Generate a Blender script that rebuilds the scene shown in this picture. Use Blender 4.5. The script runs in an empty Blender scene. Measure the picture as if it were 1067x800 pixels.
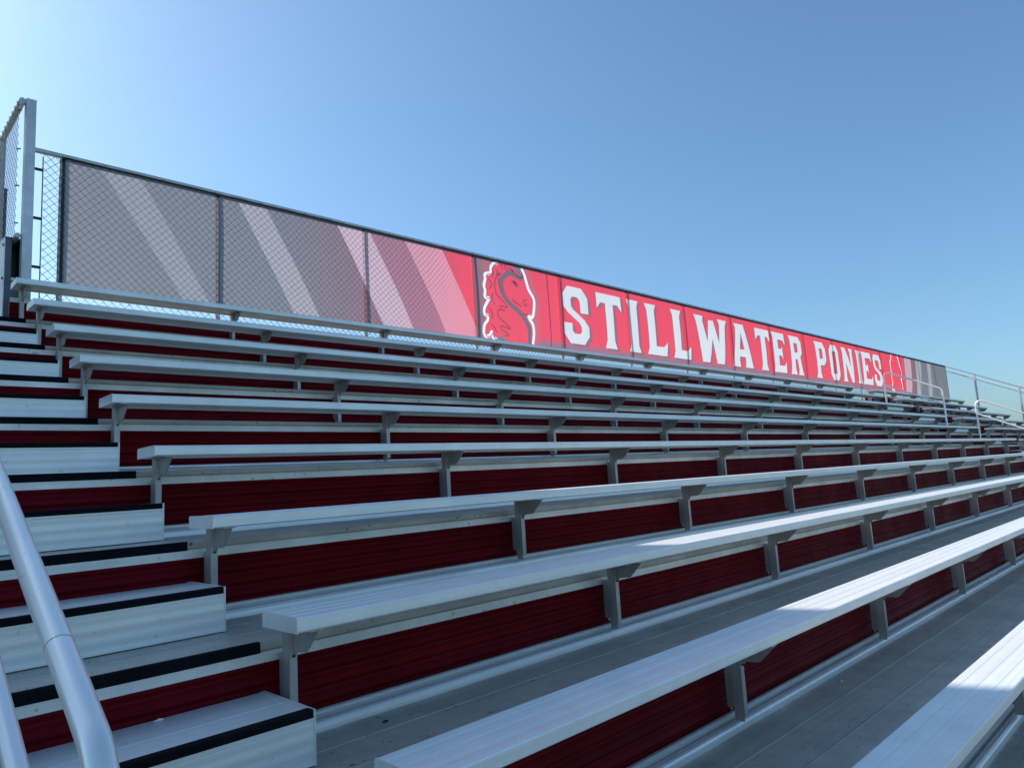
import bpy, math, random
import numpy as np
from mathutils import Matrix, Vector
random.seed(4)
S = bpy.context.scene
COL = S.collection
# ------------------------------------------------------------------ camera
CAM = (-1.1310, -0.8486, 1.0428)
YAW, PIT, ROL = 0.782360021, 0.134728336, -0.0610624183
fw = Vector((math.sin(YAW)*math.cos(PIT), math.cos(YAW)*math.cos(PIT), math.sin(PIT)))
rt = Vector((math.cos(YAW), -math.sin(YAW), 0)); up = rt.cross(fw)
r2 = math.cos(ROL)*rt + math.sin(ROL)*up; u2 = -math.sin(ROL)*rt + math.cos(ROL)*up
cd = bpy.data.cameras.new('camera'); cam = bpy.data.objects.new('camera', cd); COL.objects.link(cam)
cam.matrix_world = Matrix(((r2.x, u2.x, -fw.x, CAM[0]), (r2.y, u2.y, -fw.y, CAM[1]), (r2.z, u2.z, -fw.z, CAM[2]), (0, 0, 0, 1)))
cd.sensor_width = 36; cd.lens = 741.61/1067*36; cd.clip_start = 0.05; cd.clip_end = 5000
S.camera = cam
# ------------------------------------------------------------------ sky and sun
SUNV = Vector((-0.38, 1.0, 0.80)).normalized()
elev = math.asin(SUNV.z); azim = math.atan2(SUNV.x, SUNV.y)          # azimuth clockwise from +Y
W = bpy.data.worlds.new('World'); S.world = W; W.use_nodes = True
nt = W.node_tree; nt.nodes.clear()
sky = nt.nodes.new('ShaderNodeTexSky'); sky.sky_type = 'NISHITA'; sky.sun_disc = False
sky.sun_elevation = elev; sky.sun_rotation = azim
sky.altitude = 300; sky.air_density = 1.0; sky.dust_density = 1.8; sky.ozone_density = 2.0
bg = nt.nodes.new('ShaderNodeBackground'); bg.inputs[1].default_value = 0.10
out = nt.nodes.new('ShaderNodeOutputWorld')
tint = nt.nodes.new('ShaderNodeVectorMath'); tint.operation = 'MULTIPLY'; tint.inputs[1].default_value = (0.70, 0.955, 1.10)
gm = nt.nodes.new('ShaderNodeGamma'); gm.inputs[1].default_value = 0.9; nt.links.new(sky.outputs[0], gm.inputs[0]); nt.links.new(gm.outputs[0], tint.inputs[0]); nt.links.new(tint.outputs[0], bg.inputs[0]); nt.links.new(bg.outputs[0], out.inputs[0])
ld = bpy.data.lights.new('sun', 'SUN'); ld.energy = 3.6; ld.angle = math.radians(0.53); ld.color = (1, 0.95, 0.88)
sun = bpy.data.objects.new('sun', ld); COL.objects.link(sun)
sun.rotation_euler = SUNV.to_track_quat('Z', 'Y').to_euler(); sun.location = (-10, 25, 20)
S.view_settings.view_transform = 'Standard'; S.view_settings.look = 'None'
S.view_settings.exposure = 0.93; S.view_settings.gamma = 1; S.view_settings.use_curve_mapping = False
S.render.engine = 'CYCLES'
try:
    S.cycles.max_bounces = 8; S.cycles.transparent_max_bounces = 12
except Exception: pass

# ------------------------------------------------------------------ materials
def mat(name, base, metallic=0.0, rough=0.5, streak=0.0, blotch=0.0, specks=0.0, scale=(0.4, 45, 45), bump=0.0, spec=0.5, rvar=0.1):
    m = bpy.data.materials.new(name); m.use_nodes = True
    n = m.node_tree.nodes; l = m.node_tree.links; b = n['Principled BSDF']
    b.inputs['Metallic'].default_value = metallic; b.inputs['Roughness'].default_value = rough
    b.inputs['Specular IOR Level'].default_value = spec
    if not (streak or blotch or specks or bump):
        b.inputs['Base Color'].default_value = (*base, 1); return m
    geo = n.new('ShaderNodeNewGeometry')
    mp = n.new('ShaderNodeMapping'); mp.inputs['Scale'].default_value = scale
    l.new(geo.outputs['Position'], mp.inputs['Vector'])
    s = n.new('ShaderNodeTexNoise'); s.inputs['Scale'].default_value = 1; s.inputs['Detail'].default_value = 4; s.inputs['Roughness'].default_value = 0.65
    l.new(mp.outputs[0], s.inputs['Vector'])
    bl = n.new('ShaderNodeTexNoise'); bl.inputs['Scale'].default_value = 3.1; bl.inputs['Detail'].default_value = 6; bl.inputs['Roughness'].default_value = 0.7
    l.new(geo.outputs['Position'], bl.inputs['Vector'])
    def rng(src, a, bb, lo=0.3, hi=0.7):
        r = n.new('ShaderNodeMapRange'); r.inputs[1].default_value = lo; r.inputs[2].default_value = hi
        r.inputs[3].default_value = a; r.inputs[4].default_value = bb; l.new(src, r.inputs[0]); return r.outputs[0]
    def mul(a, c):
        q = n.new('ShaderNodeMath'); q.operation = 'MULTIPLY'; l.new(a, q.inputs[0]); l.new(c, q.inputs[1]); return q.outputs[0]
    v = mul(rng(s.outputs[0], 1-streak, 1+streak), rng(bl.outputs[0], 1-blotch, 1+blotch*0.6))
    if specks:
        sp = n.new('ShaderNodeTexNoise'); sp.inputs['Scale'].default_value = 38; sp.inputs['Detail'].default_value = 1
        l.new(geo.outputs['Position'], sp.inputs['Vector'])
        v = mul(v, rng(sp.outputs[0], 1, 1-specks, 0.72, 0.76))
    mx = n.new('ShaderNodeVectorMath'); mx.operation = 'SCALE'; mx.inputs[0].default_value = base
    l.new(v, mx.inputs['Scale']); l.new(mx.outputs[0], b.inputs['Base Color'])
    l.new(rng(bl.outputs[0], rough+rvar, rough-rvar), b.inputs['Roughness'])
    if bump:
        bp = n.new('ShaderNodeBump'); bp.inputs['Strength'].default_value = bump; bp.inputs['Distance'].default_value = 0.002
        l.new(s.outputs[0], bp.inputs['Height']); l.new(bp.outputs[0], b.inputs['Normal'])
    return m
M = {
 'seat': mat('anodised_seat', (0.87, 0.87, 0.85), 0.3, 0.38, 0.06, 0.11, bump=0.02, rvar=0.05),
 'cap': mat('end_cap', (0.84, 0.82, 0.80), 0.5, 0.40, 0.02, 0.08),
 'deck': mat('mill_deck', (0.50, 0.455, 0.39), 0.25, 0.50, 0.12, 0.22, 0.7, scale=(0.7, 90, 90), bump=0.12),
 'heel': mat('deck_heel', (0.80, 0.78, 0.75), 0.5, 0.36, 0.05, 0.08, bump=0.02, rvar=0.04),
 'nose': mat('deck_nose', (0.80, 0.76, 0.71), 0.3, 0.5, 0.06, 0.18, 0.4),
 'step': mat('step_face', (0.85, 0.84, 0.82), 0.35, 0.40, 0.06, 0.07, 0.15, scale=(0.25, 50, 50), bump=0.02, rvar=0.05),
 'black': mat('black_nosing', (0.006, 0.006, 0.010), 0, 0.9, 0.1, 0.3, scale=(8, 90, 90), spec=0.12),
 'maroon': mat('maroon_riser', (0.155, 0.005, 0.011), 0, 0.50, 0.14, 0.28, scale=(0.5, 20, 20), spec=0.07),
 'brack': mat('bracket', (0.46, 0.43, 0.40), 0.6, 0.5, 0.10, 0.18, scale=(30, 30, 3)),
 'galv': mat('galvanised', (0.60, 0.60, 0.59), 0.6, 0.42, 0.10, 0.15, scale=(8, 8, 8)),
 'wire': mat('chain_wire', (0.20, 0.22, 0.25), 0.5, 0.5),
 'rail': mat('rail_tube', (0.90, 0.89, 0.88), 0.45, 0.30, 0.03, 0.04, 0.12, scale=(6, 6, 6), rvar=0.03),
 'dark': mat('dark_bolt', (0.05, 0.05, 0.055), 0.3, 0.6),
 'brown': mat('maroon_board', (0.10, 0.045, 0.06), 0, 0.6, 0.1, 0.2, scale=(20, 20, 2)),
 'box': mat('cabinet_paint', (0.84, 0.85, 0.86), 0.3, 0.45, 0.03, 0.1),
 'boxd': mat('cabinet_dark', (0.13, 0.15, 0.18), 0.2, 0.5, 0.05, 0.15),
 'wall': mat('shade_building_wall', (0.72, 0.70, 0.66), 0, 0.8, 0.05, 0.12, scale=(1, 1, 12)),
 'roof': mat('shade_building_roof', (0.2, 0.2, 0.21), 0.3, 0.5),
 'glass': mat('window_glass', (0.03, 0.04, 0.05), 0, 0.08),
 'steel': mat('steel_beam', (0.35, 0.36, 0.37), 0.6, 0.5, 0.1, 0.15),
 'ground': mat('ground_turf', (0.10, 0.125, 0.075), 0, 0.9, 0.2, 0.25, scale=(0.5, 0.5, 0.5)),
 'asph': mat('concrete_apron', (0.40, 0.39, 0.37), 0, 0.85, 0.15, 0.2, scale=(9, 9, 9)),
}

# ------------------------------------------------------------------ mesh helpers
class MB:
    def __init__(s): s.v = []; s.f = []; s.sm = []
    def add(s, vs, fs, smooth=False):
        o = len(s.v); s.v += [tuple(p) for p in vs]; s.f += [tuple(i+o for i in f) for f in fs]; s.sm += [smooth]*len(fs); return s
    def box(s, x0, x1, y0, y1, z0, z1):
        return s.add([(x, y, z) for x in (x0, x1) for y in (y0, y1) for z in (z0, z1)],
                     [(0, 1, 3, 2), (4, 6, 7, 5), (0, 4, 5, 1), (2, 3, 7, 6), (0, 2, 6, 4), (1, 5, 7, 3)])
    def prism(s, prof, x0, x1, smooth=False, caps=True):      # (y,z) loop extruded along X
        n = len(prof); vs = [(x0, y, z) for y, z in prof] + [(x1, y, z) for y, z in prof]
        s.add(vs, [(i, (i+1) % n, (i+1) % n+n, i+n) for i in range(n)], smooth)
        if caps: s.add(vs, [tuple(range(n))[::-1], tuple(range(n, 2*n))])
        return s
    def prismz(s, prof, z0, z1):                               # (x,y) loop extruded along Z
        n = len(prof); vs = [(x, y, z0) for x, y in prof] + [(x, y, z1) for x, y in prof]
        return s.add(vs, [(i, (i+1) % n, (i+1) % n+n, i+n) for i in range(n)] + [tuple(range(n))[::-1], tuple(range(n, 2*n))])
    def tube(s, path, r, n=12, smooth=True, caps=True):
        P = [Vector(p) for p in path]; rings = []; ref = None
        for i, p in enumerate(P):
            t = ((P[min(i+1, len(P)-1)]-P[max(i-1, 0)])).normalized()
            if ref is None: ref = t.orthogonal().normalized()
            ref = (ref-t*ref.dot(t)).normalized(); b = t.cross(ref)
            rings.append([p+r*(math.cos(a)*ref+math.sin(a)*b) for a in (2*math.pi*j/n for j in range(n))])
        vs = [v for rg in rings for v in rg]; fs = []
        for i in range(len(P)-1):
            for j in range(n): fs.append((i*n+j, i*n+(j+1) % n, (i+1)*n+(j+1) % n, (i+1)*n+j))
        s.add(vs, fs, smooth)
        if caps: s.add(rings[0]+rings[-1], [tuple(range(n))[::-1], tuple(range(n, 2*n))])
        return s
    def mesh(s, name, m):
        me = bpy.data.meshes.new(name); me.from_pydata(s.v, [], s.f); me.materials.append(m)
        me.polygons.foreach_set('use_smooth', s.sm); me.update()
        import bmesh
        bm = bmesh.new(); bm.from_mesh(me); bmesh.ops.recalc_face_normals(bm, faces=bm.faces); bm.to_mesh(me); bm.free()
        return me
    def build(s, name, m, parent=None, loc=(0, 0, 0)):
        return link(name, s.mesh(name, m), parent, loc)
def link(name, data, parent=None, loc=(0, 0, 0), rot=None):
    o = bpy.data.objects.new(name, data); COL.objects.link(o); o.location = loc
    if rot: o.rotation_euler = rot
    if parent: o.parent = parent
    return o
def tag(o, label=None, cat=None, group=None, kind=None):
    if label: o['label'] = label
    if cat: o['category'] = cat
    if group: o['group'] = group
    if kind: o['kind'] = kind
    return o
def thing(name, label, cat, loc=(0, 0, 0), group=None):
    return tag(link(name, None, None, loc), label, cat, group)
def copy_tree(o, parent=None):
    c = o.copy(); COL.objects.link(c); c.parent = parent
    for ch in list(o.children): copy_tree(ch, c)
    return c
def arc(pts, rad, n=7):                                         # round the corners of a polyline
    P = [Vector(p) for p in pts]; out = [P[0]]
    for i in range(1, len(P)-1):
        a = (P[i-1]-P[i]).normalized(); b = (P[i+1]-P[i]).normalized()
        ang = a.angle(b); d = rad/math.tan(ang/2)
        p0 = P[i]+a*d; p1 = P[i]+b*d
        c = P[i]+(a+b).normalized()*(rad/math.sin(ang/2))
        v0 = (p0-c); v1 = (p1-c); th = v0.angle(v1)
        for k in range(n+1):
            t = k/n
            out.append(c+(v0*math.sin((1-t)*th)+v1*math.sin(t*th))/math.sin(th))
    return out+[P[-1]]

# ------------------------------------------------------------------ dimensions
R, D = 0.3257, 0.66                 # rise and run of one row
DEP, TH = 0.2405, 0.048             # bench plank
XL, XR = -4.6, 28.7                 # deck extent
A1 = (-1.66, 0.0); A2 = (18.12, 19.66)   # the two aisles
KT = range(-3, 9)                   # treads
lev = lambda k: k*R-0.105           # tread level
nose = lambda k: k*D+0.27           # tread nose

# ground
GZ = lev(-3)-0.45
g = MB().add([(-900, -900, GZ), (900, -900, GZ), (900, 900, GZ), (-900, 900, GZ)], [(0, 1, 2, 3)]).build('ground', M['ground']); tag(g, kind='structure')
g = MB().box(-40, 60, -5.5, nose(-3)-0.01, GZ-0.1, GZ+0.004).build('pavement', M['asph']); tag(g, kind='structure')

# ------------------------------------------------------------------ grandstand
gs = thing('grandstand', 'stepped aluminium grandstand decking with dark maroon riser panels under all the benches', 'grandstand')
def tread_profile(k):
    y0 = nose(k); y1 = nose(k)+D+0.003; L = lev(k); p = []
    p += [(y0+0.01, L-0.065), (y0, L-0.065), (y0, L-0.032), (y0+0.009, L-0.031), (y0+0.009, L-0.025), (y0, L-0.024), (y0, L-0.006), (y0+0.005, L)]
    for s in (0.205, 0.225+0.19):
        p += [(y0+s, L), (y0+s+0.0015, L+0.0022), (y0+s+0.005, L+0.0022), (y0+s+0.006, L-0.004), (y0+s+0.009, L-0.004), (y0+s+0.010, L)]
    return p, y0, y1, L
def riser(par, k, z1):
    y0, L = nose(k), lev(k); yr = y0+0.022; z0 = L-R+0.015
    rp = [(yr+0.02, z0), (yr, z0), (yr, z0+0.047)]; z = z0+0.047
    while z+0.055 < z1+0.01:
        for dz, dy in ((0.006, -0.004), (0.018, -0.017), (0.028, -0.019), (0.040, -0.010), (0.050, -0.001), (0.055, 0)): rp.append((yr+dy, z+dz))
        z += 0.056
    rp += [(yr, z1), (yr+0.02, z1)]
    for xa, xb in (((XL, XR),) if k < 9 else ((0.0, A2[0]), (A2[1], XR))):
        o = MB().prism(rp, xa, xb).build('riser_panel', M['maroon'], par)
        if k == 9: MB().box(xa, xb, yr-0.022, yr-0.0195, z1-0.035, z1+0.004).build('top_lip', M['nose'], o)
for k in list(KT)+[9]:
    p, y0, y1, L = tread_profile(k)
    yb = y1-0.075
    if k == 9: riser(gs, 9, L-0.005); continue
    prof = p+[(yb+0.004, L), (yb+0.004, L-0.02), (y0+0.01, L-0.02)]
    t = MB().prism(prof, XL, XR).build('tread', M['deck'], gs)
    # heel: rounded bead at the back of the tread, with an upright lip under the riser sheet
    h = [(yb-0.001, L-0.024), (yb-0.001, L+0.003)]
    for i in range(9):
        a = math.pi*(1-i/8); h.append((yb+0.024+0.024*math.cos(a), L+0.012+0.026*math.sin(a)))
    h += [(yb+0.051, L+0.008), (yb+0.058, L+0.008), (yb+0.058, L+0.040), (yb+0.052, L+0.043), (yb+0.052, L+0.053), (yb+0.058, L+0.057), (yb+0.072, L+0.057), (yb+0.072, L-0.024)]
    MB().prism(h, XL, XR).build('heel_bead', M['heel'], gs)
    # front lip of the tread
    n_ = [(y0-0.003, L-0.067), (y0-0.004, L-0.034), (y0-0.0005, L-0.031), (y0-0.0005, L-0.067)]
    MB().prism(n_, XL, XR).build('front_lip', M['nose'], t)
    for a, b in (A1, A2):
        e = 0.02 if b < 1 else 0
        s_ = [(y0-0.006, L-0.0335), (y0-0.006, L+0.001), (y0-0.001, L+0.003), (y0+0.016, L+0.003), (y0+0.016, L+0.001), (y0-0.0015, L+0.001), (y0-0.0015, L-0.0335)]
        MB().prism(s_, a, b).build('nosing_strip', M['black'], t)
    if k > KT[0]: riser(gs, k, L-0.025)
# half steps in the aisles
for ai, (a, b) in enumerate((A1, A2)):
    for k in KT[:-1]:
        ys = k*D+0.59; yb = nose(k+1)+0.002; L = lev(k); T = L+R/2
        x1 = b+0.012 if ai == 0 else b-0.02; x0 = a+0.02
        f = []
        for i in range(17):
            z = L+0.004+i*0.0078; f.append((ys+0.0005*(1-math.cos(i*math.pi/2.6)), z))
        f = f+[(ys, T-0.034), (ys+0.004, T-0.032), (ys+0.004, T-0.030), (ys, T-0.028), (ys, T-0.004), (ys+0.004, T),
               (ys+0.16, T), (ys+0.161, T-0.003), (ys+0.163, T-0.003), (ys+0.164, T), (yb, T), (yb, T-0.02), (ys+0.03, T-0.02), (ys+0.03, L+0.004)]
        st = MB().prism(f, x0, x1).build('aisle_step', M['step'], gs)
        s_ = [(ys-0.005, T-0.020), (ys-0.005, T+0.001), (ys, T+0.004), (ys+0.028, T+0.004), (ys+0.028, T+0.001), (ys-0.001, T+0.001), (ys-0.001, T-0.020)]
        MB().prism(s_, x0, x1-0.004).build('nosing_strip', M['black'], st)
        cp = [(ys-0.004, L+0.003), (ys-0.004, T+0.004), (yb, T+0.004), (yb, L+0.003)]
        MB().prism(cp, x1, x1+0.004).box(x1-0.014, x1, ys+0.04, yb-0.002, T+0.001, T+0.0035).build('side_cap', M['cap'], st)
# sloped support beams below the decks
for x in (-3, 1.9, 7.3, 12.7, 18.1, 23.5, 28.4):
    yA, yB = nose(-3), nose(8)+D; zA, zB = lev(-3)-0.36, lev(8)-0.05
    MB().prism([(yA, zA-0.05), (yA, zA), (yB, zB), (yB, zB-0.25)], x-0.05, x+0.05).box(x-0.06, x+0.06, yB-0.2, yB-0.05, GZ, zB-0.2).box(x-0.06, x+0.06, 2.6, 2.75, GZ, 0.75).build('support_beam', M['steel'], gs)

# ------------------------------------------------------------------ benches
def seat_mb(length):
    p = [(0.006, -TH), (0.0, -TH+0.005), (0.0, -0.007), (0.002, -0.002), (0.007, 0.0)]
    for a_, b_ in ((0.040, 0.070), (0.105, 0.135), (0.170, 0.200)): p += [(a_, 0), (a_+0.008, -0.0013), (b_-0.004, -0.0013), (b_, 0)]
    p += [(DEP-0.007, 0), (DEP-0.002, -0.002), (DEP, -0.007), (DEP, -TH), (DEP-0.03, -TH), (DEP-0.03, -TH+0.006), (0.03, -TH+0.006), (0.03, -TH)]
    return MB().prism(p, 0.002, length-0.002)
def cap_mb():
    p = [(-0.0015, -TH-0.001), (-0.0015, -0.006), (0.004, 0.0015), (DEP-0.004, 0.0015), (DEP+0.0015, -0.006), (DEP+0.0015, -TH-0.001)]
    return MB().prism(p, -0.002, 0.0015)
zt, zb = -TH+0.001, -0.388
# box channel post with a thin rear flange
leg_mb = MB()
leg_mb.box(-0.006, 0.022, 0.168, 0.173, zb+0.02, zt).box(-0.006, -0.001, 0.1735, 0.2175, zb, zt)
leg_mb.box(-0.0005, 0.0175, 0.2125, 0.2175, zb+0.01, zt-0.04).box(0.0180, 0.0218, 0.1735, 0.2175, zb+0.02, zt)
leg_mb.box(0.0225, 0.034, 0.250, 0.2545, zb+0.03, -0.15).box(0.0, 0.0220, 0.2180, 0.2545, zb+0.05, -0.15)
LEG = leg_mb.mesh('leg', M['brack'])
gus = [(0.006, zt), (0.006, zt-0.006), (0.085, zt-0.082), (0.150, zt-0.088), (0.167, zt-0.105), (0.167, zt)]
GUS = MB().prism(gus, 0.010, 0.016).box(-0.018, 0.030, 0.006, 0.165, zt-0.005, zt-0.001).mesh('gusset', M['brack'])
BOLT = MB().tube([(0, 0.160, 0), (0, 0.1685, 0)], 0.0045, 8, False).mesh('bolt', M['dark'])
CAPM = cap_mb().mesh('end_cap', M['cap'])
def make_bench(nb, label, k, x0, group, ph=0.0):
    L = 0.12+1.8*nb
    t = thing('bench_seat', label, 'bench', (x0, k*D, k*R), group)
    ms = SEATM.setdefault(nb, None) or seat_mb(L).mesh('seat_plank', M['seat']); SEATM[nb] = ms
    link('seat_plank', ms, t)
    link('end_cap', CAPM, t, (0, 0, 0)); link('end_cap', CAPM, t, (L, 0, 0))
    for i in range(nb+1):
        lx = 0.06+1.8*i+(JIT.uniform(-0.007, 0.007) if i else 0.003)
        lg = link('leg', LEG, t, (lx, 0, 0))
        link('gusset', GUS, lg); link('bolt', BOLT, lg, (0.008, 0, -0.150))
    return t
SEATM = {}; JIT = random.Random(11)
left_labels = [
 'lowest bench in view, only its sunlit stretch crossing the bottom right corner',
 'second bench from the bottom, its left end just inside the bottom edge',
 'third bench from the bottom, its boxy left end beside the lowest complete aisle steps',
 'fourth bench from the bottom, thin band with its left end below the eye level plank',
 'eye level bench in the middle of the picture, running almost dead horizontal',
 'bench next above the horizontal eye level one, seen slightly from below',
 'third bench of the rows above eye level counting upwards, underside visible',
 'third bench down from the fence banner in the long near section',
 'second bench down from the banner, under the strip of bright mesh',
 'topmost bench of the long near section, directly in front of the banner fence',
]
left_labels[6] = 'second bench above the horizontal eye level one in the long near section'
for k in range(0, 10): make_bench(10, left_labels[k], k, 0.0, 'bench rows of the long near section')
far_labels = {9: 'topmost bench of the short far section, below the grey end of the banner',
 8: 'second highest bench of the short far section beyond the far handrails',
 7: 'third highest bench of the short far section, left end behind the far upper handrail',
 6: 'fourth highest bench of the short far section beyond the far aisle',
 5: 'fifth highest bench of the short far section, near the right edge of the picture',
 4: 'lowest visible bench of the short far section, cut off by the right picture edge'}
for k in range(4, 10): make_bench(5, far_labels[k], k, 19.66, 'bench rows of the short far section')

# ------------------------------------------------------------------ aisle handrails
def handrail(X, yl, label, group='aisle handrails'):
    t = thing('handrail', label, 'handrail', (X, yl, 0), group)
    yh = yl+1.31; sl = R/D
    zr = lambda y: -0.105+sl*(y-0.27)+0.66+0.0
    top = lambda y: 0.80+0.4935*(y-0.38)
    def ground(y):
        k = math.floor((y-0.27)/D); return lev(k)+(R/2+0.004 if y > k*D+0.59 else 0)
    gl, gh = ground(yl), ground(yh)
    rr = 0.0207
    path = arc([(0, 0, gl), (0, 0, top(yl)), (0, 1.31, top(yh)), (0, 1.31, gh)], 0.115, 10)
    MB().tube(path, rr, 18).build('rail_loop', M['rail'], t)
    MB().tube([(0, 0.02, top(yl)-0.375), (0, 1.29, top(yh)-0.375)], 0.0200, 16).build('mid_rail', M['rail'], t)
    c = Vector((0, 0.245, top(yl+0.245))); d = Vector((0, 1, 0.4935)).normalized()
    MB().tube([c-d*0.0009, c+d*0.0009], rr+0.0004, 18).build('sleeve_joint', M['brack'], t)
    for y, z in ((0, gl), (1.31, gh)):
        MB().tube([(0, y, z), (0, y, z+0.008)], 0.05, 16).build('base_flange', M['galv'], t)
    return t
handrail(-0.845, 0.205, 'large bright tube handrail in the bottom left corner before the steps')
handrail(18.89, 4.15, 'thin looped handrail in front of the grey right end of the banner')
handrail(18.89, 2.18, 'thin looped handrail at the right picture edge, lower one of the far aisle')

# ------------------------------------------------------------------ chain link helper
def chain(poly, dd=0.075, r=0.0027, emb=None, off=0.0022):
    """poly: convex (s,t) loop; emb(s,t,o) -> 3D"""
    mb = MB(); P = [Vector(p) for p in poly]
    for fam in (1, -1):
        n = Vector((1, -fam)).normalized(); d = Vector((1, fam)).normalized()
        cs = [p.dot(n) for p in P]; c = math.ceil(min(cs)/(dd/math.sqrt(2)))*(dd/math.sqrt(2))
        while c < max(cs):
            hit = []
            for i in range(len(P)):
                a, b = P[i], P[(i+1) % len(P)]; da, db = a.dot(n)-c, b.dot(n)-c
                if da*db < 0: hit.append(a+(b-a)*(da/(da-db)))
            if len(hit) == 2 and (hit[0]-hit[1]).length > 0.01:
                mb.tube([emb(hit[0].x, hit[0].y, fam*off), emb(hit[1].x, hit[1].y, fam*off)], r, 4, False, False)
            c += dd/math.sqrt(2)
    return mb

# ------------------------------------------------------------------ rear fence
FY = 6.42; ZT = 4.272; ZB = 2.52; XE = 28.75
fe = thing('chain_link_fence', 'long galvanised chain link fence behind the top bench, carrying the banner', 'fence', (0.2, FY, ZB))
def P_(mb, name, m, par, base): 
    for i, v in enumerate(mb.v): mb.v[i] = (v[0]-base[0], v[1]-base[1], v[2]-base[2])
    return mb.build(name, m, par)
fb = (0.2, FY, ZB)
px = [0.40]+[1.83+1.808*i for i in range(15)]
XE = px[-1]+1.61
px.append(XE)
px = [p for p in px if p <= XE]
for i, x in enumerate(px):
    r_ = 0.024
    P_(MB().tube([(x, FY+0.0, ZB-0.25), (x, FY+0.0, ZT-0.018)], r_, 12), 'fence_post', M['galv'], fe, fb)
P_(MB().tube([(0.15, FY, ZT), (XE+0.02, FY, ZT+0.002)], 0.024, 12), 'top_rail', M['galv'], fe, fb)
P_(chain([(0.245, ZB), (XE-0.02, ZB), (XE-0.02, ZT-0.03), (0.245, ZT-0.03)], emb=lambda s, t, o: (s, FY-0.028+o, t)), 'wire_mesh', M['wire'], fe, fb)
P_(MB().box(0.238, 0.247, FY-0.031, FY-0.025, ZB, ZT-0.06), 'tension_bar', M['wire'], fe, fb)
P_(MB().tube([(0.25, FY-0.028, ZB+0.01), (XE, FY-0.028, ZB+0.01)], 0.002, 5), 'tension_wire', M['wire'], fe, fb)
for z in (2.75, 3.17, 3.62, 4.08):
    P_(MB().box(0.17, 0.245, FY-0.04, FY-0.028, z-0.012, z+0.012), 'tension_band', M['dark'], fe, fb)
for x in px[1:]:
    P_(MB().tube([(x, FY, ZT-0.01), (x, FY, ZT+0.008)], 0.0265, 12), 'loop_cap', M['galv'], fe, fb)
for i in range(54):
    x = 0.75+i*0.52
    P_(MB().tube([(x, FY-0.045, ZT-0.035), (x+0.004, FY-0.024, ZT+0.018), (x+0.008, FY+0.02, ZT+0.024)], 0.0028, 5), 'wire_tie', M['wire'], fe, fb)

# ------------------------------------------------------------------ banner print, drawn by code into an image (u = X, v = Z)
BX0, BX1, BZ0, BZ1 = 0.385, 28.60, 3.00, 4.252
RES = 0.005
NW, NH = int((BX1-BX0)/RES), int((BZ1-BZ0)/RES)
img = np.zeros((NH, NW, 3), np.float32)
GX = BX0+(np.arange(NW)+0.5)*RES; GZv = BZ0+(np.arange(NH)+0.5)*RES
RED = np.array((0.90, 0.062, 0.105)); GRY = np.array((0.19, 0.19, 0.21)); MAUVE = np.array((0.28, 0.12, 0.15))
def sm(x, a, b): t = np.clip((x-a)/(b-a), 0, 1); return t*t*(3-2*t)
def lerp(a, b, t): return a*(1-t[..., None])+b*t[..., None]
row = lerp(GRY[None], MAUVE[None], sm(GX, 2.2, 4.4)); row = row*(1-sm(GX, 4.3, 5.3)[:, None])+RED*sm(GX, 4.3, 5.3)[:, None]
row = row*(1-sm(GX, 23.7, 23.95)[:, None])+MAUVE*sm(GX, 23.7, 23.95)[:, None]
row = row*(1-sm(GX, 24.6, 25.6)[:, None])+GRY*sm(GX, 24.6, 25.6)[:, None]
img[:] = row[None]
# diagonal shift of the base tone at the left
def paint(mask, r0, r1, c0, c1, col, alpha=1.0):
    a = (mask*alpha)[..., None]; img[r0:r1, c0:c1] = img[r0:r1, c0:c1]*(1-a)+np.array(col, np.float32)*a
def win(x0, x1, z0, z1):
    c0 = max(0, int((x0-BX0)/RES)-2); c1 = min(NW, int((x1-BX0)/RES)+3); r0 = max(0, int((z0-BZ0)/RES)-2); r1 = min(NH, int((z1-BZ0)/RES)+3)
    return r0, r1, c0, c1
def fill(loops, col, alpha=1.0, soft=0):
    xs = [p[0] for l in loops for p in l]; zs = [p[1] for l in loops for p in l]
    r0, r1, c0, c1 = win(min(xs), max(xs), min(zs), max(zs))
    if r1 <= r0 or c1 <= c0: return
    acc = np.zeros((r1-r0, c1-c0), np.float32)
    for ox in (-0.33, 0, 0.33):
        for oz in (-0.33, 0, 0.33):
            X, Z = np.meshgrid(GX[c0:c1]+ox*RES, GZv[r0:r1]+oz*RES); ins = np.zeros(X.shape, bool)
            for l in loops:
                for i in range(len(l)):
                    (xa, za), (xb, zb_) = l[i], l[(i+1) % len(l)]
                    if za == zb_: continue
                    c = ((za > Z) != (zb_ > Z)) & (X < (xb-xa)*(Z-za)/(zb_-za)+xa); ins ^= c
            acc += ins
    paint(acc/9, r0, r1, c0, c1, col, alpha)
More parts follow.
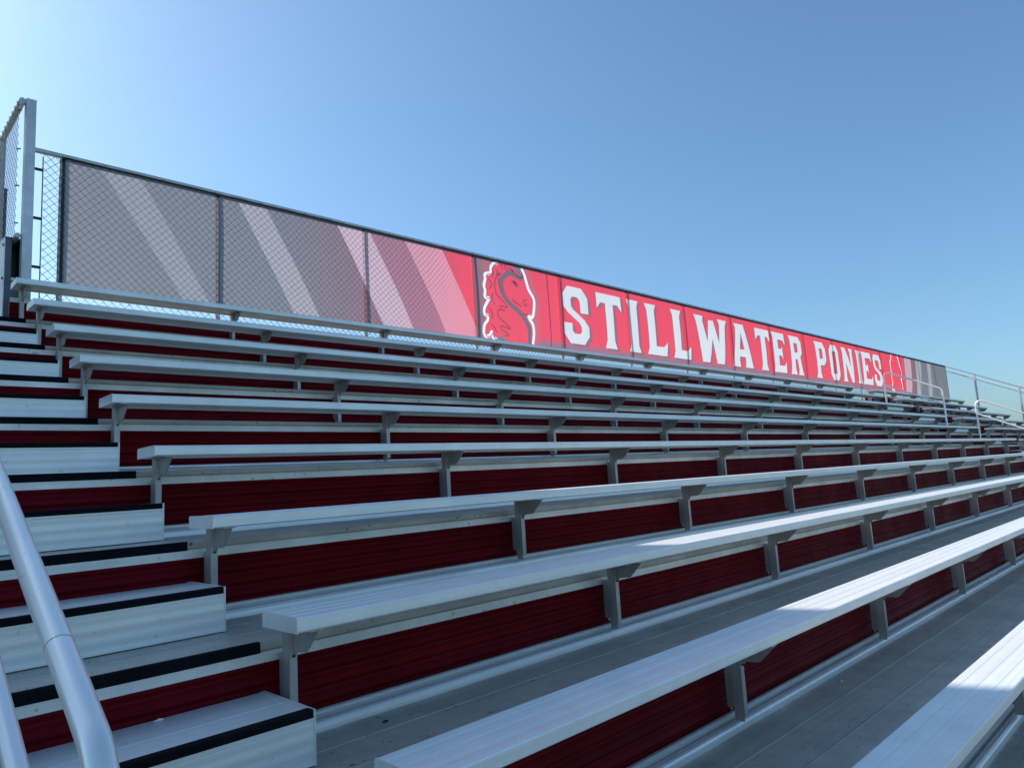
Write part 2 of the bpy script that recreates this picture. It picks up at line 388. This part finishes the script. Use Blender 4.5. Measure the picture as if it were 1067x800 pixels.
def stroke(pts, w, col, alpha=1.0, soft=0.004, smooth=True):
    if smooth and len(pts) > 2:                                 # Catmull-Rom
        q = [pts[0]]+list(pts)+[pts[-1]]; o = []
        for i in range(1, len(q)-2):
            p0, p1, p2, p3 = [np.array(v) for v in q[i-1:i+3]]
            for t in np.linspace(0, 1, 5)[:-1]:
                o.append(tuple(0.5*((2*p1)+(-p0+p2)*t+(2*p0-5*p1+4*p2-p3)*t*t+(-p0+3*p1-3*p2+p3)*t**3)))
        pts = o+[pts[-1]]
    xs = [p[0] for p in pts]; zs = [p[1] for p in pts]; w_ = w/2+soft
    r0, r1, c0, c1 = win(min(xs)-w_, max(xs)+w_, min(zs)-w_, max(zs)+w_)
    if r1 <= r0 or c1 <= c0: return
    X, Z = np.meshgrid(GX[c0:c1], GZv[r0:r1]); dm = np.full(X.shape, 9.0)
    for (xa, za), (xb, zb_) in zip(pts[:-1], pts[1:]):
        dx, dz = xb-xa, zb_-za; L2 = dx*dx+dz*dz+1e-12
        t = np.clip(((X-xa)*dx+(Z-za)*dz)/L2, 0, 1); dm = np.minimum(dm, np.hypot(X-xa-t*dx, Z-za-t*dz))
    paint(np.clip((w/2+soft-dm)/(2*soft), 0, 1), r0, r1, c0, c1, col, alpha)
T_, B_ = 4.23, 2.99
def band(xt0, xt1, xb0, xb1, col, a): fill([[(xt0, T_), (xt1, T_), (xb1, B_), (xb0, B_)]], col, a)
band(0.70, 1.05, 1.50, 1.76, (0.55, 0.52, 0.56), 0.26)
band(2.02, 2.34, 2.70, 3.02, (0.60, 0.53, 0.58), 0.42)
band(3.24, 3.70, 3.90, 4.36, (0.78, 0.55, 0.64), 0.62)
band(3.70, 4.23, 4.36, 4.90, (0.42, 0.17, 0.23), 0.75)
band(4.23, 4.85, 4.90, 5.52, (0.82, 0.36, 0.44), 0.72)
band(23.95, 24.62, 23.75, 24.3, (0.80, 0.52, 0.60), 0.65)
band(25.10, 25.66, 24.85, 25.35, (0.60, 0.58, 0.64), 0.55)
band(26.35, 26.75, 26.1, 26.5, (0.55, 0.55, 0.60), 0.5)
# grey strip along the bottom, fading upwards
r0 = 0; r1 = int((3.155-BZ0)/RES); c0 = int((6.7-BX0)/RES); c1 = int((22.4-BX0)/RES)
zz = sm(GZv[r0:r1], 3.20, 3.09)[:, None]*np.ones((1, c1-c0)); paint(zz.astype(np.float32), r0, r1, c0, c1, (0.30, 0.17, 0.22), 0.85)
# ------------ emblem: horse head with a grey curved stroke and a white outline
WL = [(5.896, 4.205), (5.807, 4.168), (5.759, 4.106), (5.739, 4.027), (5.638, 3.989), (5.632, 3.914), (5.603, 3.825), (5.619, 3.743), (5.607, 3.657), (5.681, 3.636), (5.648, 3.578), (5.586, 3.486), (5.58, 3.402), (5.641, 3.378), (5.627, 3.303), (5.567, 3.234), (5.551, 3.129), (5.583, 3.081), (5.667, 3.099), (5.70, 3.15), (5.72, 3.08), (5.791, 3.05)]
WR = [(6.385, 4.22), (6.442, 4.11), (6.477, 3.981), (6.514, 3.875), (6.603, 3.753), (6.600, 3.617), (6.555, 3.467), (6.477, 3.468), (6.503, 3.416), (6.559, 3.345), (6.572, 3.213), (6.539, 3.03)]
SG = [(6.40, 4.10), (6.374, 4.043), (6.30, 4.052), (6.224, 4.075), (6.15, 4.085), (6.073, 4.062), (5.99, 4.0), (5.940, 3.93), (5.936, 3.85), (5.96, 3.75), (6.053, 3.633), (6.237, 3.527), (6.366, 3.433), (6.462, 3.312), (6.482, 3.182), (6.465, 3.02)]
HD = [(5.9, 4.22), (6.385, 4.22), (6.42, 4.11), (6.46, 3.97), (6.50, 3.86), (6.58, 3.74), (6.57, 3.62), (6.53, 3.50), (6.47, 3.49), (6.44, 3.40), (6.53, 3.31), (6.54, 3.18), (6.52, 3.0), (5.78, 3.0)]
DK = [[(5.78, 4.10), (5.80, 4.03), (5.76, 3.97)], [(5.70, 3.93), (5.75, 3.86), (5.71, 3.79)], [(5.76, 3.72), (5.74, 3.64), (5.79, 3.57)], [(5.68, 3.50), (5.73, 3.43), (5.72, 3.35)], [(5.70, 3.27), (5.76, 3.22), (5.80, 3.16)],
      [(5.90, 3.98), (5.89, 3.88), (5.93, 3.78)],
      [(5.913, 4.056), (5.83, 3.95), (5.811, 3.857), (5.829, 3.731), (5.923, 3.648), (6.005, 3.584), (6.016, 3.542), (5.95, 3.55), (5.886, 3.546)],
      [(5.968, 3.493), (5.88, 3.50), (5.840, 3.46), (5.842, 3.40), (5.927, 3.338), (6.066, 3.258), (6.040, 3.235), (5.906, 3.265), (5.90, 3.21), (5.98, 3.18), (6.041, 3.137), (5.967, 3.13)],
      [(6.16, 3.965), (6.21, 3.975), (6.262, 3.945), (6.275, 3.89)], [(6.19, 3.95), (6.21, 3.91), (6.25, 3.90)],
      [(6.44, 3.715), (6.39, 3.70), (6.372, 3.665), (6.395, 3.63), (6.436, 3.625), (6.43, 3.66)],
      [(6.137, 3.684), (6.202, 3.642), (6.26, 3.62), (6.319, 3.599)],
      [(5.883, 4.10), (5.866, 4.016), (5.94, 4.039)], [(6.04, 4.215), (6.051, 4.134), (6.108, 4.11)], [(6.069, 4.19), (6.198, 4.115), (6.21, 4.15)],
      [(6.36, 3.50), (6.40, 3.485), (6.47, 3.49)], [(5.99, 4.12), (5.96, 4.17), (5.99, 4.20)]]
def emblem(dx, bgfill=True, sx=1.0):
    f = lambda l: [((x-5.55)*sx+5.55+dx, z) for x, z in l]
    two = bgfill
    if bgfill:
        stroke(f([(5.50, 4.3), (5.50, 2.9)]), 0.18, (0.26, 0.15, 0.18), 0.9, 0.05, False)
        fill([f(WL+HD[2:-1][::-1]+[(6.385, 4.22)])], (0.26, 0.16, 0.19), 0.0)
        stroke(f(WR), 0.20, (0.38, 0.18, 0.22), 0.8, 0.09)
        fill([f([(5.62, 4.24), (5.90, 4.24), (5.62, 3.9), (5.5, 3.0), (5.45, 4.24)])], (0.28, 0.16, 0.19), 0.7)
    fill([f(WL+HD[::-1][:-1])], RED if True else RED, 1.0)
    stroke(f(WL), 0.052, (0.92, 0.92, 0.94)); stroke(f([(x+0.030, z-0.004) for x, z in WL]), 0.012, (0.16, 0.05, 0.07))
    if two: stroke(f(SG), 0.078, (0.20, 0.12, 0.15))
    stroke(f(WR), 0.050, (0.92, 0.92, 0.94))
    for d in (DK if two else []): stroke(f(d), 0.015, (0.14, 0.03, 0.045), 0.95, 0.003)
    if not two: return
    fill([f([(6.165, 3.96), (6.21, 3.975), (6.268, 3.94), (6.262, 3.905), (6.225, 3.925)])], (0.12, 0.03, 0.04))
    for q in ([(6.15, 4.17), (6.22, 4.12), (6.30, 4.06), (6.36, 4.05), (6.40, 4.07)], [(6.24, 4.20), (6.28, 4.13), (6.33, 4.11), (6.35, 4.17)]): stroke(f(q), 0.018, (0.14, 0.04, 0.05))
    fill([f([(5.98, 3.0), (5.84, 3.0), (5.80, 3.08), (5.88, 3.12), (5.95, 3.13)])], (0.26, 0.17, 0.20))
    fill([f([(6.22, 4.24), (6.24, 4.18), (6.30, 4.10), (6.36, 4.14), (6.39, 4.24)])], (0.25, 0.16, 0.19))
emblem(0)
emblem(16.90, False)
# ------------ lettering: condensed slab capitals, metres, height h
h = 0.94
def gI(w): return [[(0, h), (w, h), (w-.055, h-.12), (w-.055, .13), (w, 0), (0, 0), (.055, .13), (.055, h-.12)]]
def gT(w):
    c = w/2; return [[(0, h), (w, h), (w+.01, h-.27), (w-.11, h-.165), (c+.105, h-.165), (c+.105, .14), (c+.165, 0), (c-.165, 0), (c-.105, .14), (c-.105, h-.165), (.11, h-.165), (-.01, h-.27)]]
def gL(w): return [[(0, h), (.35, h), (.285, h-.12), (.285, .165), (w-.12, .165), (w+.01, .26), (w-.03, 0), (0, 0), (.055, .13), (.055, h-.12)]]
def gS(w):
    t = .19; return [[(.13, h), (w-.13, h), (w, h-.15), (w, h-.42), (w-t, h-.42), (w-t, h-.22), (w-t-.06, h-.165), (t+.05, h-.165), (t, h-.21), (t, h-.33), (t+.05, h-.385), (w-.10, .41), (w, .30),
            (w, .14), (w-.13, 0), (.13, 0), (0, .15), (0, .33), (t, .33), (t, .21), (t+.05, .165), (w-t-.05, .165), (w-t, .21), (w-t, .29), (w-t-.05, .35), (.10, .50), (0, .60), (0, h-.14)]]
def gW(w): return [[(0, h), (.33, h), (.305, h-.12), (.42, .42), (.545, h-.06), (w-.55, h-.06), (w-.39, .42), (w-.31, h-.12), (w-.36, h), (w, h), (w-.06, h-.12), (w-.22, 0), (w-.50, 0), (w/2, .50), (.47, 0), (.20, 0), (.06, h-.12)]]
def gA(w): return [[(.16, h), (.57, h), (w-.05, .13), (w, 0), (w-.35, 0), (w-.315, .13), (w-.33, .225), (.30, .225), (.28, .13), (.32, 0), (0, 0), (.06, .13), (.22, h-.1)], [(.325, .385), (.535, .385), (.43, .76)]]
def gE(w): return [[(0, h), (w-.03, h), (w-.01, h-.27), (w-.12, h-.165), (.27, h-.165), (.27, .555), (.40, .555), (.47, .62), (.47, .31), (.40, .395), (.27, .395), (.27, .165), (w-.12, .165), (w, .27), (w-.02, 0), (0, 0), (.055, .13), (.055, h-.12)]]
def gR(w): return [[(0, h), (w-.16, h), (w-.03, h-.13), (w-.03, .55), (w-.12, .45), (w-.05, .13), (w+.01, 0), (w-.30, 0), (w-.24, .13), (w-.30, .38), (.27, .38), (.27, .13), (.33, 0), (0, 0), (.055, .13), (.055, h-.12)],
                   [(.27, h-.165), (w-.27, h-.165), (w-.235, h-.20), (w-.235, .58), (w-.27, .54), (.27, .54)]]
def gP(w): return [[(0, h), (w-.15, h), (w, h-.15), (w, .48), (w-.15, .34), (.27, .34), (.27, .13), (.34, 0), (0, 0), (.055, .13), (.055, h-.12)], [(.27, h-.165), (w-.24, h-.165), (w-.20, h-.20), (w-.20, .54), (w-.24, .50), (.27, .50)]]
def gO(w): return [[(.13, h), (w-.13, h), (w, h-.15), (w, .15), (w-.13, 0), (.13, 0), (0, .15), (0, h-.15)], [(.22, h-.165), (w-.22, h-.165), (w-.19, h-.20), (w-.19, .2), (w-.22, .165), (.22, .165), (.19, .2), (.19, h-.2)]]
def gN(w): return [[(0, h), (.27, h), (w-.21, .42), (w-.21, h-.12), (w-.27, h), (w, h), (w-.045, h-.12), (w-.045, 0), (w-.22, 0), (.21, .52), (.21, .13), (.27, 0), (0, 0), (.045, .13), (.045, h-.12)]]
GL = [(gS, 7.29, .61), (gT, 8.14, .68), (gI, 9.00, .34), (gL, 9.54, .64), (gL, 10.39, .62), (gW, 11.22, 1.27), (gA, 12.65, .88), (gT, 13.75, .68), (gE, 14.56, .65), (gR, 15.42, .71),
      (gP, 16.90, .66), (gO, 17.83, .60), (gN, 18.66, .80), (gI, 19.70, .34), (gE, 20.10, .76), (gS, 21.00, .68)]
for fn, x, w in GL:
    lp = [[(x+a, 3.15+b) for a, b in l] for l in fn(w)]
    for o in (0.025, 0.05, 0.075): fill([[(a+o, b-o*0.5) for a, b in l] for l in lp], (0.27, 0.13, 0.17), 0.75)
for fn, x, w in GL:
    fill([[(x+a, 3.15+b) for a, b in l] for l in fn(w)], (0.76, 0.74, 0.77))
# darker edge rows, panel seam and small grommets
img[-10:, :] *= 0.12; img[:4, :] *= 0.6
for X in (6.955,): stroke([(X, 2.9), (X, 4.3)], 0.022, (0.22, 0.01, 0.03), 0.9, 0.004, False)
for X in [1.83+1.808*i for i in range(15)]:
    stroke([(X-0.03, 2.9), (X-0.03, 4.3)], 0.010, (0.10, 0.02, 0.03), 0.35, 0.004, False)  # faint dark line beside each fence post position
img[:, :8] *= 0.3; img[:, -8:] *= 0.4
rs = np.random.RandomState(2); img *= (1+0.03*rs.randn(NH, NW, 1).astype(np.float32))
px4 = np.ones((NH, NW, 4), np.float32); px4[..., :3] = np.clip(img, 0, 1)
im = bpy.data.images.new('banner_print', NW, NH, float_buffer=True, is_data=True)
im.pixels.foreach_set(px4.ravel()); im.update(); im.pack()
bm_ = bpy.data.materials.new('banner_vinyl'); bm_.use_nodes = True
n = bm_.node_tree.nodes; l = bm_.node_tree.links; n.clear()
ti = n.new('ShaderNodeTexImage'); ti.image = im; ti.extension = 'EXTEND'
dif = n.new('ShaderNodeBsdfDiffuse'); trl = n.new('ShaderNodeBsdfTranslucent'); trp = n.new('ShaderNodeBsdfTransparent')
m1 = n.new('ShaderNodeMixShader'); m1.inputs[0].default_value = 0.52
m2 = n.new('ShaderNodeMixShader'); m2.inputs[0].default_value = 0.10; o = n.new('ShaderNodeOutputMaterial')
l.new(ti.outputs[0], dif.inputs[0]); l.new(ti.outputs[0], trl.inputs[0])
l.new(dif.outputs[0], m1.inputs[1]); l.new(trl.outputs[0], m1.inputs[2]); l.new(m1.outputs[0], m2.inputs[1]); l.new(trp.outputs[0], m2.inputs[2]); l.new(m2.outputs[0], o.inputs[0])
NXb, NZb = 560, 14; BY = FY-0.044; vs = []; fs = []
for j in range(NZb+1):
    for i in range(NXb+1):
        x = BX0+(BX1-BX0)*i/NXb; v = j/NZb; z = BZ0+(BZ1-BZ0)*v
        u = ((x-1.83) % 1.808)/1.808
        dy = -0.016*math.sin(math.pi*u)*math.sin(math.pi*v)-0.005*(1+math.sin(x*9.3+v*3))*v*(1-v)*4-0.002*(1+math.sin(x*23+z*4))
        dz = -0.004*math.sin(math.pi*((x/0.52) % 1))*v
        vs.append((x-14, dy, z+dz-3.6))
for j in range(NZb):
    for i in range(NXb):
        a = j*(NXb+1)+i; fs.append((a, a+1, a+NXb+2, a+NXb+1))
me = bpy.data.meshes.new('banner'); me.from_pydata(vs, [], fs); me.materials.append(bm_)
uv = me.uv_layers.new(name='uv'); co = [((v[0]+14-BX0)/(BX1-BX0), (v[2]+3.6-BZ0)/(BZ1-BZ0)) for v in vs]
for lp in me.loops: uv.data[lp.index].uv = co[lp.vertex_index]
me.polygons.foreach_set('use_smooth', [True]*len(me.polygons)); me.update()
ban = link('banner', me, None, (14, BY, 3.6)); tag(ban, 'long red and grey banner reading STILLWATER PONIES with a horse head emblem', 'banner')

# ------------------------------------------------------------------ corner post, side fence of the rear exit, cabinet
cp = thing('corner_post', 'tall square galvanised post at the left end of the banner fence', 'post', (0.122, FY-0.10, 2.3))
MB().box(-0.037, 0.037, -0.045, 0.045, 0, 2.365).build('tube', M['galv'], cp)
MB().box(-0.039, 0.039, -0.047, 0.047, 2.366, 2.377).build('post_cap', M['cap'], cp)
sf = thing('side_fence', 'taller chain link fence running back from the tall square post at the left edge', 'fence', (0.045, FY, 2.5))
sb = (0.045, FY, 2.5)
P_(MB().tube([(0.062, FY-0.10, 4.665), (0.062, FY+0.82, 4.665)], 0.028, 14), 'top_rail', M['galv'], sf, sb)
P_(MB().tube([(0.062, FY-0.08, 3.42), (0.062, FY+0.82, 3.42)], 0.022, 14), 'bottom_rail', M['galv'], sf, sb)
P_(chain([(FY-0.06, 3.42), (FY+0.82, 3.42), (FY+0.82, 4.66), (FY-0.06, 4.66)], r=0.0018, emb=lambda s, t, o: (0.045+o, s, t)), 'wire_mesh', M['wire'], sf, sb)
P_(MB().tube([(0.045, FY+0.82, 2.2), (0.062, FY+0.82, 4.665)], 0.03, 12), 'fence_post', M['galv'], sf, sb)
for i in range(8):
    y = FY-0.04+i*0.115
    P_(MB().tube([(0.045, y, 4.62), (0.028, y+0.004, 4.67), (0.062, y+0.006, 4.698), (0.092, y+0.008, 4.67)], 0.003, 5), 'wire_tie', M['wire'], sf, sb)
for z in (3.52, 3.86, 4.2, 4.56):
    P_(MB().tube([(0.045, FY-0.16, z-0.02), (0.03, FY-0.10, z), (0.045, FY-0.04, z+0.02)], 0.006, 6), 'tension_band', M['dark'], sf, sb)
bd = thing('maroon_board', 'narrow dark maroon board standing behind the side fence mesh at the left edge', 'board', (0.2, 10.4, 2.2))
MB().box(-0.80, 0.40, 0, 0.05, 0, 3.18).build('board', M['brown'], bd)
MB().box(-0.80, 0.40, -0.02, -0.002, 3.10, 3.185).build('board_trim', M['brown'], bd)
cb = thing('metal_cabinet', 'pale metal cabinet with dark recessed front beside the tall square post', 'cabinet', (0.0, 6.45, 2.49))
MB().prism([(0.0, 0), (0.0, 0.93), (0.30, 0.95), (0.30, 0)], -0.016, -0.008).build('side_panel', M['box'], cb)
MB().box(-0.008, 0.125, 0.004, 0.3, 0, 0.55).box(-0.008, 0.125, 0.28, 0.30, 0.55, 0.92).box(-0.008, 0.04, 0.004, 0.279, 0.55, 0.92).box(0.118, 0.125, 0.004, 0.279, 0.55, 0.92).build('body', M['boxd'], cb)
MB().box(-0.008, 0.130, -0.004, 0.3, 0.921, 0.935).build('cabinet_lid', M['boxd'], cb)
MB().box(0.042, 0.116, 0.006, 0.27, 0.552, 0.575).build('ledge', M['box'], cb)
for z in (0.56, 0.86): MB().tube([(-0.026, 0.01, z), (-0.017, 0.01, z)], 0.012, 8).build('bolt', M['dark'], cb)
# landing behind the top of the aisle
ld_ = MB().box(-4.6, 0.02, nose(8)+D+0.02, 11.6, lev(8)-0.12, lev(8)).build('rear_landing', M['deck']); tag(ld_, 'aluminium landing behind the top of the left aisle', 'landing')

# ------------------------------------------------------------------ unseen building added to cast the shade edge over the left benches
pb = thing('shade_building', 'tall tan building added out of view behind the left end to shade the stand', 'building', (-8, 10, GZ))
PX1 = -1.64; PYF = 8.0
MB().box(-0.5, PX1+8, PYF-10, 1.5, 0, 9.6-GZ).build('wall', M['wall'], pb)
MB().box(-0.7, PX1+8, PYF-10, 1.7, 9.605-GZ, 9.85-GZ).build('roof', M['roof'], pb)
for i in range(2):
    x = -0.1+i*3.2
    w_ = MB().box(x, x+2.6, PYF-10-0.03, PYF-10-0.005, 4.6-GZ, 6.0-GZ).build('window', M['galv'], pb)
    MB().box(x+0.06, x+2.54, PYF-10-0.04, PYF-10-0.031, 4.66-GZ, 5.94-GZ).build('pane', M['glass'], w_)

# ------------------------------------------------------------------ side guard rail at the far end
gr = thing('side_guard_rail', 'sloping galvanised guard rail with posts going down the far right end of the stand', 'railing', (28.86, 6.42, 2.4))
gb = (28.86, 6.42, 2.4); SX = 28.86
rz = lambda y: ZT+0.4935*(y-6.42)
P_(MB().tube([(SX, 6.42, rz(6.42)), (SX, -1.9, rz(-1.9))], 0.022, 10), 'top_rail', M['galv'], gr, gb)
P_(MB().tube([(SX, 6.42, rz(6.42)-0.17), (SX, -1.9, rz(-1.9)-0.17)], 0.018, 10), 'mid_rail', M['galv'], gr, gb)
P_(MB().tube([(SX, 6.42, rz(6.42)-1.6), (SX, -1.9, rz(-1.9)-1.6)], 0.018, 10), 'bottom_rail', M['galv'], gr, gb)
y = 5.55
while y > -1.9:
    P_(MB().box(SX-0.03, SX+0.03, y-0.03, y+0.03, rz(y)-1.9, rz(y)+0.03), 'guard_post', M['galv'], gr, gb); y -= 1.28
P_(chain([(6.40, rz(6.40)-1.6), (6.40, rz(6.40)-0.17), (-1.9, rz(-1.9)-0.17), (-1.9, rz(-1.9)-1.6)], dd=0.075, r=0.0014, emb=lambda s, t, o: (SX+o+0.02, s, t)), 'wire_mesh', M['wire'], gr, gb)

# ------------------------------------------------------------------ small litter on the decks
M['leaf'] = mat('dry_leaf', (0.035, 0.028, 0.022), 0, 0.8); M['paper'] = mat('paper', (0.75, 0.74, 0.70), 0, 0.8)
def scrap(name, x, y, z, r, m, label, cat, seed):
    rr = random.Random(seed); mb = MB(); n_ = 9; top_ = []; bot_ = []
    for i in range(n_):
        a = 2*math.pi*i/n_; q = r*(0.55+0.6*rr.random())
        px_, py_ = q*math.cos(a)*1.5, q*math.sin(a)*0.8; hz = r*0.35*rr.random()
        bot_.append((px_, py_, 0.0005+hz*0.5)); top_.append((px_*0.9, py_*0.9, 0.002+hz))
    mb.add(bot_+top_+[(0, 0, 0.004+r*0.3)], [tuple(range(n_))[::-1]]+[(i, (i+1) % n_, (i+1) % n_+n_, i+n_) for i in range(n_)]+[(i+n_, (i+1) % n_+n_, 2*n_) for i in range(n_)])
    o_ = mb.build(name, m, None, (x, y, z)); tag(o_, label, cat); return o_
scrap('dry_leaf', 0.380, 1.412, 0.2217, 0.011, M['leaf'], 'small dark curled leaf on the grey deck at the bottom, left of centre', 'leaf', 1)
scrap('paper_scrap', 2.795, 0.786, -0.104, 0.008, M['paper'], 'tiny pale scrap on the dark deck behind the lowest bench', 'litter', 2)
scrap('paper_scrap', -0.33, 1.57, 0.3845, 0.011, M['paper'], 'white crumpled scrap on the lowest aisle step beside the handrail', 'litter', 3)
